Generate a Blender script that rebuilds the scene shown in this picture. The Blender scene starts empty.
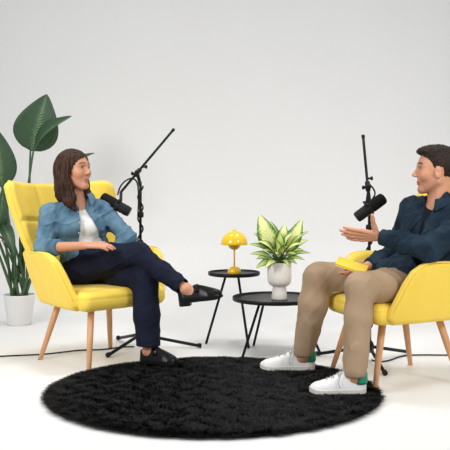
import bpy, math, random
import numpy as np
from mathutils import Vector, Matrix, Quaternion

# ------------------------------------------------------------------ camera, light, exposure
S = bpy.context.scene
COL = S.collection
CAM_H = 1.09
cd = bpy.data.cameras.new('camera'); cam = bpy.data.objects.new('camera', cd); COL.objects.link(cam)
cam.location = (0, 0, CAM_H); cam.rotation_euler = (math.pi/2, 0, 0)
cd.sensor_width = 36; cd.lens = 36*900/450; cd.shift_y = -42/450; cd.clip_end = 60
S.camera = cam
S.view_settings.view_transform = 'Standard'; S.view_settings.look = 'None'
S.view_settings.gamma = 1; S.view_settings.use_curve_mapping = False
S.view_settings.exposure = 0.0

W = bpy.data.worlds.new('studio'); S.world = W; W.use_nodes = True
W.node_tree.nodes['Background'].inputs[0].default_value = (0.98, 0.985, 0.995, 1)
W.node_tree.nodes['Background'].inputs[1].default_value = 0.60

def area(name, loc, target, size, power, col=(1, 1, 1), sy=None):
    l = bpy.data.lights.new(name, 'AREA'); l.energy = power; l.color = col; l.size = size
    if sy: l.shape = 'RECTANGLE'; l.size_y = sy
    o = bpy.data.objects.new(name, l); COL.objects.link(o); o.location = loc
    d = Vector(target)-Vector(loc); o.rotation_euler = d.to_track_quat('-Z', 'Y').to_euler()
    return o
for px_, py_, pw_ in ((-2.3, 3.8, 3), (0, 3.1, 8), (2.3, 3.8, 3), (-1.2, 6.0, 12), (1.2, 6.0, 12)):
    area('overhead_panel', (px_, py_, 4.3), (px_, py_-.25, 0), .8, pw_, (1, .99, .975)).data.spread = math.radians(82)
area('softbox_left', (-2.7, 2.5, 2.7), (-.3, 5.6, .9), 1.1, 25, (1, .985, .96)).data.spread = math.radians(90)
area('softbox_right', (2.6, 2.3, 2.8), (.5, 5.5, .9), 1.1, 19, (1, .985, .96)).data.spread = math.radians(90)

# ------------------------------------------------------------------ materials
def mat(name, col, rough=.6, **k):
    m = bpy.data.materials.new(name); m.use_nodes = True
    nt = m.node_tree; b = nt.nodes['Principled BSDF']
    b.inputs['Base Color'].default_value = (*col, 1); b.inputs['Roughness'].default_value = rough
    for a, v in k.items():
        if a in ('var', 'scale', 'bump', 'stretch', 'bscale', 'detail', 'attr', 'bdist'): continue
        b.inputs[a.replace('_', ' ')].default_value = v
    tc = nt.nodes.new('ShaderNodeTexCoord'); mp = nt.nodes.new('ShaderNodeMapping')
    mp.inputs['Scale'].default_value = k.get('stretch', (1, 1, 1))
    nt.links.new(tc.outputs['Object'], mp.inputs['Vector'])
    if 'attr' in k:
        at = nt.nodes.new('ShaderNodeAttribute'); at.attribute_name = k['attr']
        nt.links.new(at.outputs['Color'], b.inputs['Base Color'])
    elif 'var' in k:
        n = nt.nodes.new('ShaderNodeTexNoise'); n.inputs['Scale'].default_value = k.get('scale', 8)
        n.inputs['Detail'].default_value = k.get('detail', 4)
        r = nt.nodes.new('ShaderNodeValToRGB'); r.color_ramp.elements[0].position = .32; r.color_ramp.elements[1].position = .68
        r.color_ramp.elements[0].color = (*k['var'], 1); r.color_ramp.elements[1].color = (*col, 1)
        nt.links.new(mp.outputs[0], n.inputs['Vector']); nt.links.new(n.outputs['Fac'], r.inputs[0])
        nt.links.new(r.outputs[0], b.inputs['Base Color'])
    if 'bump' in k:
        n2 = nt.nodes.new('ShaderNodeTexNoise'); n2.inputs['Scale'].default_value = k.get('bscale', 120); n2.inputs['Detail'].default_value = 3
        bp = nt.nodes.new('ShaderNodeBump'); bp.inputs['Strength'].default_value = k['bump']; bp.inputs['Distance'].default_value = k.get('bdist', .004)
        nt.links.new(mp.outputs[0], n2.inputs['Vector']); nt.links.new(n2.outputs['Fac'], bp.inputs['Height']); nt.links.new(bp.outputs[0], b.inputs['Normal'])
    return m
M = {}
M['floor'] = mat('white_vinyl', (.86, .86, .855), .5, var=(.845, .845, .84), scale=1.2)
M['wall'] = mat('painted_cove', (.80, .80, .80), .85, var=(.785, .785, .787), scale=.7)
M['yellow'] = mat('yellow_fabric', (.93, .67, .10), .75, var=(.90, .64, .092), scale=14, bump=.25, bscale=260, Sheen_Weight=.12)
M['seam'] = mat('yellow_piping', (.93, .67, .12), .6)
M['wood'] = mat('beech_wood', (.70, .38, .19), .45, var=(.60, .30, .14), scale=9, stretch=(6, 6, .7))
M['metal'] = mat('steel', (.25, .25, .26), .35, Metallic=.9)
M['black'] = mat('black_metal', (.012, .013, .015), .38, bump=.05)
M['blackmatte'] = mat('black_foam', (.010, .010, .011), .85, bump=.4, bscale=300)
M['micbody'] = mat('charcoal_enamel', (.016, .016, .018), .5)
M['rubber'] = mat('black_rubber', (.02, .02, .02), .7)
M['pot'] = mat('white_ceramic', (.83, .83, .82), .35)
M['stone'] = mat('pale_stone_ceramic', (.84, .81, .76), .6, var=(.80, .77, .72), scale=22)
M['soil'] = mat('soil', (.05, .035, .022), .95, bump=.8, bscale=60)
M['lamp'] = mat('yellow_enamel', (.95, .56, .01), .16, Coat_Weight=.6, Coat_Roughness=.05)
M['rug'] = mat('black_shag', (.012, .012, .013), .9, var=(.006, .006, .007), scale=12)
M['pile'] = mat('black_shag_fibre', (.017, .017, .018), .55, var=(.005, .005, .006), scale=9)
M['denim'] = mat('washed_denim', (.155, .270, .360), .85, var=(.055, .120, .190), scale=9, detail=6, bump=.3, bscale=220)
M['denimd'] = mat('dark_denim', (.020, .040, .064), .82, var=(.006, .014, .026), scale=10, detail=6, bump=.3, bscale=220)
M['seamd'] = mat('dark_denim_stitch', (.05, .08, .12), .8)
M['denims'] = mat('denim_stitch', (.27, .38, .48), .8)
M['button'] = mat('pearl_button', (.6, .6, .58), .3)
M['white_top'] = mat('white_jersey', (.80, .79, .77), .8, bump=.2, bscale=150)
M['black_tee'] = mat('black_jersey', (.012, .013, .018), .85)
M['navy'] = mat('navy_wool', (.009, .012, .029), .8, var=(.006, .008, .020), scale=12, bump=.2, bscale=240)
M['khaki'] = mat('khaki_cotton', (.40, .285, .185), .85, var=(.34, .235, .15), scale=8, bump=.2, bscale=240)
M['loafer'] = mat('patent_leather', (.007, .006, .007), .27)
M['sneaker'] = mat('white_leather', (.80, .80, .79), .5, bump=.1, bscale=80)
M['sole'] = mat('white_rubber', (.72, .70, .66), .6)
M['green'] = mat('green_leather', (.0, .26, .14), .5)
M['lace'] = mat('white_lace', (.40, .40, .40), .8)
M['hair_w'] = mat('brunette_hair', (.085, .038, .022), .45, var=(.012, .006, .005), scale=11, stretch=(9, 9, .55), bump=.9, bscale=13, detail=3, bdist=.01)
M['hair_m'] = mat('short_dark_hair', (.040, .026, .020), .6, var=(.014, .010, .008), scale=30, stretch=(1, 3, 3), bump=.8, bscale=60, bdist=.006)
M['skin'] = mat('skin', (.7, .4, .3), .48, attr='Col', Subsurface_Weight=.12, Subsurface_Scale=.012)
M['skin'].node_tree.nodes['Principled BSDF'].inputs['Subsurface Radius'].default_value = (1, .35, .2)
M['eye'] = mat('eye', (.7, .4, .3), .15, attr='Col')
M['paper'] = mat('yellow_card', (.86, .60, .05), .7)
M['petiole'] = mat('petiole', (.055, .13, .045), .5, var=(.04, .09, .03), scale=10)
M['wire'] = mat('steel_ring', (.3, .3, .3), .3, Metallic=.9)

def leafmat(name, dark, mid, pale, var=False):
    m = bpy.data.materials.new(name); m.use_nodes = True; nt = m.node_tree; b = nt.nodes['Principled BSDF']
    uv = nt.nodes.new('ShaderNodeUVMap'); uv.uv_map = 'UVMap'
    sp = nt.nodes.new('ShaderNodeSeparateXYZ'); nt.links.new(uv.outputs[0], sp.inputs[0])
    def mth(op, a, bb):
        n = nt.nodes.new('ShaderNodeMath'); n.operation = op
        for i, q in enumerate((a, bb)):
            if isinstance(q, (int, float)): n.inputs[i].default_value = q
            elif q is not None: nt.links.new(q, n.inputs[i])
        return n.outputs[0]
    a = mth('ABSOLUTE', mth('SUBTRACT', sp.outputs[1], .5), None)      # 0 midrib .. .5 edge
    vein = mth('SINE', mth('MULTIPLY', mth('SUBTRACT', sp.outputs[0], mth('MULTIPLY', a, .5)), 130 if not var else 60), None)
    ns = nt.nodes.new('ShaderNodeTexNoise'); ns.inputs['Scale'].default_value = 30; ns.inputs['Detail'].default_value = 4
    tc = nt.nodes.new('ShaderNodeTexCoord'); nt.links.new(tc.outputs['Object'], ns.inputs['Vector'])
    r = nt.nodes.new('ShaderNodeValToRGB'); e = r.color_ramp.elements
    if var:
        key = mth('ADD', mth('ADD', mth('MULTIPLY', a, 2), mth('MULTIPLY', mth('SUBTRACT', ns.outputs['Fac'], .5), .5)), mth('MULTIPLY', vein, .05))
        e[0].position = .50; e[0].color = (*pale, 1); e[1].position = .92; e[1].color = (*dark, 1)
        q = e.new(.70); q.color = (*mid, 1)
    else:
        key = mth('ADD', mth('ADD', mth('MULTIPLY', a, 2), mth('MULTIPLY', mth('SUBTRACT', ns.outputs['Fac'], .5), .3)), mth('MULTIPLY', vein, .10))
        e[0].position = .03; e[0].color = (*pale, 1); e[1].position = .9; e[1].color = (*dark, 1)
        q = e.new(.12); q.color = (*mid, 1)
    nt.links.new(key, r.inputs[0]); nt.links.new(r.outputs[0], b.inputs['Base Color'])
    b.inputs['Roughness'].default_value = .42
    bp = nt.nodes.new('ShaderNodeBump'); bp.inputs['Strength'].default_value = .3; bp.inputs['Distance'].default_value = .003
    nt.links.new(vein, bp.inputs['Height']); nt.links.new(bp.outputs[0], b.inputs['Normal'])
    return m
M['leaf'] = leafmat('strelitzia_leaf', (.030, .075, .034), (.042, .10, .045), (.13, .22, .11))
M['leaf_var'] = leafmat('cream_green_leaf', (.05, .16, .03), (.30, .46, .08), (.80, .82, .36), True)
M['leaf_grn'] = leafmat('green_speckled_leaf', (.03, .12, .02), (.11, .28, .05), (.48, .60, .17), True)

for k_ in ('navy', 'khaki', 'denim', 'denimd', 'black_tee', 'white_top', 'pile', 'rug', 'hair_m', 'hair_w', 'loafer', 'rubber', 'micbody', 'black', 'blackmatte', 'yellow'):
    M[k_].node_tree.nodes['Principled BSDF'].inputs['Specular IOR Level'].default_value = .15

# ------------------------------------------------------------------ mesh helpers
def nrm(v): v = np.asarray(v, float); return v/np.linalg.norm(v)
def tag(o, label=None, cat=None, group=None, kind=None):
    if label: o['label'] = label
    if cat: o['category'] = cat
    if group: o['group'] = group
    if kind: o['kind'] = kind
    return o
def empty(name, loc, label, cat, group=None):
    o = bpy.data.objects.new(name, None); COL.objects.link(o); o.location = loc; o.empty_display_size = .1
    return tag(o, label, cat, group)
def mesh(name, v, f, m, parent=None, smooth=True, loc=None):
    """verts are given in world (or parent-local when loc is None and the parent is at the origin of the data)"""
    me = bpy.data.meshes.new(name)
    v = np.asarray(v, float)
    if loc is not None: v = v-np.asarray(loc, float)
    if isinstance(f, np.ndarray):
        n, k = f.shape
        me.vertices.add(len(v)); me.vertices.foreach_set('co', v.astype(np.float32).ravel())
        me.loops.add(n*k); me.loops.foreach_set('vertex_index', f.astype(np.int32).ravel())
        me.polygons.add(n); me.polygons.foreach_set('loop_start', np.arange(0, n*k, k, dtype=np.int32))
        me.update(calc_edges=True); me.validate()
    else:
        me.from_pydata([tuple(x) for x in v], [], f); me.update()
    if smooth: me.polygons.foreach_set('use_smooth', [True]*len(me.polygons)); me.update()
    me.materials.append(m)
    o = bpy.data.objects.new(name, me); COL.objects.link(o)
    if parent is not None: o.parent = parent
    elif loc is not None: o.location = loc
    return o
class MB:
    def __init__(s): s.v = []; s.f = []
    def add(s, v, f):
        n = len(s.v); s.v += [tuple(map(float, x)) for x in v]; s.f += [tuple(i+n for i in q) for q in f]; return s
    def build(s, name, m, parent=None, smooth=True, loc=None): return mesh(name, s.v, s.f, m, parent, smooth, loc)
def spline(pts, n=8):
    pts = [np.asarray(p, float) for p in pts]
    if len(pts) < 3: return pts
    P = [2*pts[0]-pts[1]]+pts+[2*pts[-1]-pts[-2]]; out = []
    for i in range(1, len(P)-2):
        for k in range(n):
            t = k/n; a, b, c, d = P[i-1], P[i], P[i+1], P[i+2]
            out.append(.5*((2*b)+(-a+c)*t+(2*a-5*b+4*c-d)*t*t+(-a+3*b-3*c+d)*t**3))
    out.append(pts[-1]); return out
def tube(mb, pts, rad, seg=10, caps=True):
    """rad: number or list (one per point); rounded ends by a small extra ring"""
    pts = [np.asarray(p, float) for p in pts]; n = len(pts)
    R = [rad]*n if isinstance(rad, (int, float)) else list(np.interp(np.linspace(0, 1, n), np.linspace(0, 1, len(rad)), rad))
    T = [nrm(pts[min(i+1, n-1)]-pts[max(i-1, 0)]) for i in range(n)]
    a = np.array([0, 0, 1.]) if abs(T[0][2]) < .9 else np.array([1., 0, 0])
    x = nrm(np.cross(T[0], a)); rings = []
    if caps:
        pts = [pts[0]-0*T[0]]+pts+[pts[-1]]; R = [R[0]*.75]+R+[R[-1]*.75]; T = [T[0]]+T+[T[-1]]
        e = min(R[0], .004); pts[1] = pts[1]+T[0]*e*.6; pts[-2] = pts[-2]-T[-1]*e*.6
    v = []
    for p, t, r in zip(pts, T, R):
        x = nrm(x-t*np.dot(x, t)); y = np.cross(t, x)
        v += [p+r*(math.cos(2*math.pi*k/seg)*x+math.sin(2*math.pi*k/seg)*y) for k in range(seg)]
    f = []
    for i in range(len(pts)-1):
        for k in range(seg):
            k2 = (k+1) % seg; f.append((i*seg+k, i*seg+k2, (i+1)*seg+k2, (i+1)*seg+k))
    f.append(tuple(reversed(range(seg)))); f.append(tuple((len(pts)-1)*seg+k for k in range(seg)))
    mb.add(v, f); return mb
def lathe(mb, prof, c=(0, 0, 0), seg=40, axis=None):
    """prof: (r, z) list, closed on the axis when r = 0"""
    A = Matrix.Identity(3) if axis is None else Vector((0, 0, 1)).rotation_difference(Vector(axis)).to_matrix()
    v = []; f = []; idx = []
    for r, z in prof:
        if r < 1e-6:
            idx.append([len(v)]*seg); v.append(tuple(A@Vector((0, 0, z))+Vector(c)))
        else:
            idx.append(list(range(len(v), len(v)+seg)))
            for k in range(seg):
                t = 2*math.pi*k/seg; v.append(tuple(A@Vector((r*math.cos(t), r*math.sin(t), z))+Vector(c)))
    for a, b in zip(idx[:-1], idx[1:]):
        for k in range(seg):
            q = [a[k], a[(k+1) % seg], b[(k+1) % seg], b[k]]; u = []
            for i in q:
                if i not in u: u.append(i)
            if len(u) > 2: f.append(tuple(u))
    mb.add(v, f); return mb
def rbox(mb, c, size, r=.004, R=None):
    """rounded box (chamfered)"""
    hx, hy, hz = [s/2 for s in size]; r = min(r, hx*.9, hy*.9, hz*.9); v = []; f = []
    def ring(ix, iy, z):
        o = []
        for sx, sy in ((1, 1), (-1, 1), (-1, -1), (1, -1)):
            pts = [(sx*ix, sy*(iy-r)), (sx*(ix-r), sy*iy)]
            if sx*sy < 0: pts.reverse()
            o += pts
        return [(x, y, z) for x, y in o]
    rings = [ring(hx-r, hy-r, -hz), ring(hx, hy, -hz+r), ring(hx, hy, hz-r), ring(hx-r, hy-r, hz)]
    for q in rings: v += q
    for i in range(3):
        for k in range(8): f.append((i*8+k, i*8+(k+1) % 8, (i+1)*8+(k+1) % 8, (i+1)*8+k))
    f.append(tuple(reversed(range(8)))); f.append(tuple(24+k for k in range(8)))
    v = np.array(v)
    if R is not None: v = v@np.array(R).T
    mb.add(v+np.asarray(c), f); return mb
def slab(P, nu, nv, h, r, closed_u=False, groove=None):
    """a padded sheet about the mid surface P(u,v), half thickness h, borders rounded over r (metres)"""
    u = np.linspace(0, 1, nu); v = np.linspace(0, 1, nv)
    U, V = np.meshgrid(u, v, indexing='ij'); X = P(U, V); e = 1e-3
    du = P(np.clip(U+e, 0, 1), V)-P(np.clip(U-e, 0, 1), V); dv = P(U, np.clip(V+e, 0, 1))-P(U, np.clip(V-e, 0, 1))
    N = np.cross(du, dv); N /= np.linalg.norm(N, axis=2, keepdims=True)+1e-12
    lu = np.zeros_like(U); lu[1:] = np.cumsum(np.linalg.norm(np.diff(X, axis=0), axis=2), axis=0)
    lv = np.zeros_like(U); lv[:, 1:] = np.cumsum(np.linalg.norm(np.diff(X, axis=1), axis=2), axis=1)
    s = np.minimum(np.minimum(lu, lu[-1:]-lu), np.minimum(lv, lv[:, -1:]-lv))
    t = np.clip(s/r, 0, 1); T = h*np.sqrt(np.clip(1-(1-t)**2, 0, 1)); Tf = T if groove is None else T-np.minimum(groove(U, V), T*.8)
    F = X+N*Tf[..., None]; B = X-N*T[..., None]
    ids = np.arange(nu*nv).reshape(nu, nv); idb = ids.copy(); k = nu*nv; bv = []
    for i in range(1, nu-1):
        for j in range(1, nv-1): idb[i, j] = k; k += 1; bv.append(B[i, j])
    fs = []
    for i in range(nu-1):
        for j in range(nv-1):
            fs.append((ids[i, j], ids[i+1, j], ids[i+1, j+1], ids[i, j+1])); fs.append((idb[i, j], idb[i, j+1], idb[i+1, j+1], idb[i+1, j]))
    return np.vstack([F.reshape(-1, 3), np.array(bv)]), [tuple(int(a) for a in q) for q in fs]
def warp(us, table):
    """non-linear parameter spacing near borders is left to the caller; linear table interpolation"""
    return np.interp(us, *table)

# ------------------------------------------------------------------ distance-field modelling (one continuous surface)
def smin(a, b, k):
    h = np.clip(.5+.5*(b-a)/k, 0, 1); return b*(1-h)+a*h-k*h*(1-h)
def smax(a, b, k): return -smin(-a, -b, k)
def cone(p, a, b, ra, rb):
    a = np.asarray(a, np.float32); ab = np.asarray(b, np.float32)-a; L = float(ab@ab)+1e-12
    q = p-a; t = np.clip((q@ab)/L, 0, 1); q = q-t[:, None]*ab
    return np.sqrt((q*q).sum(1))-(ra+(rb-ra)*t)
def ell(p, c, r):
    r = np.asarray(r, np.float32); q = (p-np.asarray(c, np.float32))/r
    k0 = np.sqrt((q*q).sum(1))+1e-6; q2 = q/r; k1 = np.sqrt((q2*q2).sum(1))+1e-6
    return k0*(k0-1)/k1
def etube(p, a, b, w, ra, rb):
    """elliptical tube a->b; w = width axis; ra/rb = (half width, half depth)"""
    a = np.asarray(a, float); b = np.asarray(b, float); t_ = nrm(b-a); L = np.linalg.norm(b-a)
    w = nrm(np.asarray(w, float)-t_*np.dot(w, t_)); d_ = np.cross(t_, w)
    q = (p-a.astype(np.float32)); s = q@t_.astype(np.float32); t = np.clip(s/L, 0, 1)
    rx = ra[0]+(rb[0]-ra[0])*t; ry = ra[1]+(rb[1]-ra[1])*t; ov = s-t*L; m = np.minimum(rx, ry)
    k = np.sqrt(((q@w.astype(np.float32))/rx)**2+((q@d_.astype(np.float32))/ry)**2+(ov/m)**2)
    return (k-1)*m
def limbs(p, L, k, d=None):
    for a, b, ra, rb in L:
        e = cone(p, a, b, ra, rb); d = e if d is None else smin(d, e, k)
    return d
def folds(p, amp, fr, seed, ax=None):
    r = np.random.RandomState(seed); out = 0
    q = p
    if ax is not None:
        ax = nrm(ax); q = p-np.outer(p@ax.astype(np.float32), ax)*.75
    for i in range(3):
        k1, k2, k3 = [nrm(r.randn(3)).astype(np.float32) for _ in range(3)]; ph = r.rand(3)*6
        s = np.sin(fr*(1+.5*i)*(q@k1)+2.0*np.sin(fr*.45*(q@k2)+ph[0])+1.2*np.sin(fr*.8*(p@k3)+ph[2])+ph[1])
        out = out+(1-np.abs(s))**2*(1/(1+i))
    return -amp*(out-.5)
def field_mesh(fn, lo, hi, h):
    lo = np.asarray(lo, float); hi = np.asarray(hi, float); B = 8
    nb = np.ceil((hi-lo)/(h*B)).astype(int); n = nb*B
    cs = [lo[i]+(np.arange(nb[i])*B+B/2-.5)*h for i in range(3)]
    C = np.stack(np.meshgrid(*cs, indexing='ij'), -1).reshape(-1, 3).astype(np.float32)
    dc = fn(C); act = np.abs(dc) < h*B*1.25+.006
    blk = np.stack(np.unravel_index(np.arange(len(C)), nb), -1)
    D = np.repeat(np.repeat(np.repeat(dc.reshape(nb), B, 0), B, 1), B, 2).astype(np.float32)
    off = np.stack(np.meshgrid(*[np.arange(B)]*3, indexing='ij'), -1).reshape(-1, 3)
    ab = blk[act]
    for s in range(0, len(ab), 1500):
        I = (ab[s:s+1500, None, :]*B+off[None]).reshape(-1, 3)
        P = (lo+I*h).astype(np.float32); D[I[:, 0], I[:, 1], I[:, 2]] = fn(P)
    ins = D < 0
    cnt = np.zeros(tuple(n-1), np.uint8)
    for dx in (0, 1):
        for dy in (0, 1):
            for dz in (0, 1): cnt += ins[dx:n[0]-1+dx, dy:n[1]-1+dy, dz:n[2]-1+dz]
    cell = np.argwhere((cnt > 0) & (cnt < 8)); idx = -np.ones(tuple(n-1), np.int32)
    idx[cell[:, 0], cell[:, 1], cell[:, 2]] = np.arange(len(cell))
    acc = np.zeros((len(cell), 3)); num = np.zeros(len(cell))
    cor = [(a, b, c) for a in (0, 1) for b in (0, 1) for c in (0, 1)]
    val = {c: D[cell[:, 0]+c[0], cell[:, 1]+c[1], cell[:, 2]+c[2]] for c in cor}
    for a in cor:
        for ax in range(3):
            if a[ax] == 0:
                b = list(a); b[ax] = 1; b = tuple(b); m = (val[a] < 0) != (val[b] < 0)
                t = np.where(m, val[a]/np.where(m, val[a]-val[b], 1), 0)
                pt = np.tile(np.array(a, float), (len(cell), 1)); pt[:, ax] += t
                acc += pt*m[:, None]; num += m
    V = lo+(cell+acc/num[:, None])*h
    F = []
    for ax in range(3):
        o1, o2 = [(ax+1) % 3, (ax+2) % 3]
        a = np.moveaxis(ins, (ax, o1, o2), (0, 1, 2)); e = a[:-1] != a[1:]; e[:, 0] = False; e[:, :, 0] = False; e[:, -1] = False; e[:, :, -1] = False
        E = np.argwhere(e)
        I = np.moveaxis(idx, (ax, o1, o2), (0, 1, 2)); i, j, k = E.T
        q = np.stack([I[i, j-1, k-1], I[i, j, k-1], I[i, j, k], I[i, j-1, k]], 1)
        flip = ~a[i, j, k]; q[flip] = q[flip][:, ::-1]; F.append(q)
    F = np.vstack(F); F = F[(F >= 0).all(1)]
    return V, F
def relax(V, F, it=1, lam=.5):
    for _ in range(it):
        A = np.zeros_like(V); c = np.zeros(len(V))
        for a, b in ((0, 1), (1, 2), (2, 3), (3, 0)):
            for s, t in ((a, b), (b, a)):
                for x in range(3): A[:, x] += np.bincount(F[:, s], V[F[:, t], x], len(V))
                c += np.bincount(F[:, s], minlength=len(V))
        V = V+(A/np.maximum(c, 1)[:, None]-V)*lam
    return V
def sdf_obj(name, fn, lo, hi, h, m, parent, it=1, color=None, origin=None):
    V, F = field_mesh(fn, lo, hi, h); V = relax(V, F, it)
    o = mesh(name, V-(np.zeros(3) if origin is None else np.asarray(origin)), F, m, parent)
    if color is not None:
        c = np.ones((len(V), 4), np.float32); c[:, :3] = color(V)
        at = o.data.color_attributes.new('Col', 'FLOAT_COLOR', 'POINT'); at.data.foreach_set('color', c.ravel())
    return o

# ------------------------------------------------------------------ the setting
fl = MB(); fl.add([(-9, -3, 0), (9, -3, 0), (9, 7.25, 0), (-9, 7.25, 0)], [(0, 1, 2, 3)])
tag(fl.build('floor', M['floor'], None, False), kind='structure')
wb = MB(); ev = lambda t: (7.25+.75*math.sin(t), .6*(1-math.cos(t))); prof = [(7.25, 0)]+[ev(t) for t in np.linspace(0, math.pi/2, 40)[1:]]+[(8.0, 5.1)]
v = [(x, y, z) for y, z in prof for x in (-9, 9)]
wb.add(v, [(2*i, 2*i+1, 2*i+3, 2*i+2) for i in range(len(prof)-1)])
tag(wb.build('wall_back', M['floor']), kind='structure')

# ------------------------------------------------------------------ rug
def rug():
    c = np.array([-.060, 4.675, 0]); R = .853
    t = empty('rug', c, 'round black shaggy rug on the white floor between the two yellow armchairs', 'rug')
    b = MB(); lathe(b, [(0, .001), (R-.02, .001), (R-.012, .006), (R-.02, .012), (0, .012)], seg=96); b.build('backing', M['rug'], t)
    r = np.random.RandomState(5); n = 110000
    rr = R*np.sqrt(r.rand(n)); rr[95000:] = R-.05*r.rand(15000); a = r.rand(n)*2*math.pi; base = np.stack([rr*np.cos(a), rr*np.sin(a), np.full(n, .008)], 1)
    # clumps lean together
    clump = np.sin(base[:, 0]*41+2*np.sin(base[:, 1]*27))+np.sin(base[:, 1]*47+2*np.sin(base[:, 0]*33+1))
    ang = clump*1.0+r.randn(n)*1.1+base[:, 0]*4; lean = .010+.016*r.rand(n)
    edge = np.clip((rr-R+.06)/.06, 0, 1)[:, None]
    d = np.stack([np.cos(ang), np.sin(ang), np.zeros(n)], 1)*lean[:, None]*(1-edge*.6)+np.stack([np.cos(a), np.sin(a), np.zeros(n)], 1)*edge*.022
    h = (.016+.010*r.rand(n)+.0020*clump)*(1-.45*edge[:, 0]); h = np.clip(h, .010, .05)
    for (ax, ay), (bx, by), fw in (((.73, 4.60), (.42, 4.595), .055), ((.53, 5.165), (.21, 5.175), .055), ((-.49, 5.31), (-.28, 5.21), .050)):
        A = np.array([ax, ay])-c[:2]; D = np.array([bx, by])-c[:2]-A; q = base[:, :2]-A; tt = np.clip(q@D/(D@D), 0, 1)
        dist = np.linalg.norm(q-tt[:, None]*D, axis=1); k_ = np.clip((dist-fw)/.012, 0, 1); h = h*(.30+.70*k_); d = d*(.3+.7*k_)[:, None]   # pressed flat underfoot
    w = np.stack([-np.sin(ang+r.randn(n)), np.cos(ang), np.zeros(n)], 1)*.0022
    mid = base+d*.42+np.stack([0*h, 0*h, h*.62], 1); tip = base+d*1.25+np.stack([0*h, 0*h, h*.95], 1)
    V = np.stack([base-w, base+w, mid+w*.9, mid-w*.9, tip+w*.25, tip-w*.25], 1).reshape(-1, 3)
    k = np.arange(n)[:, None]*6; F = np.vstack([k+np.array([[0, 1, 2, 3]]), k+np.array([[3, 2, 4, 5]])])
    o = mesh('pile', V, F, M['pile'], t, False); o['kind'] = 'stuff'
rug()

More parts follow.
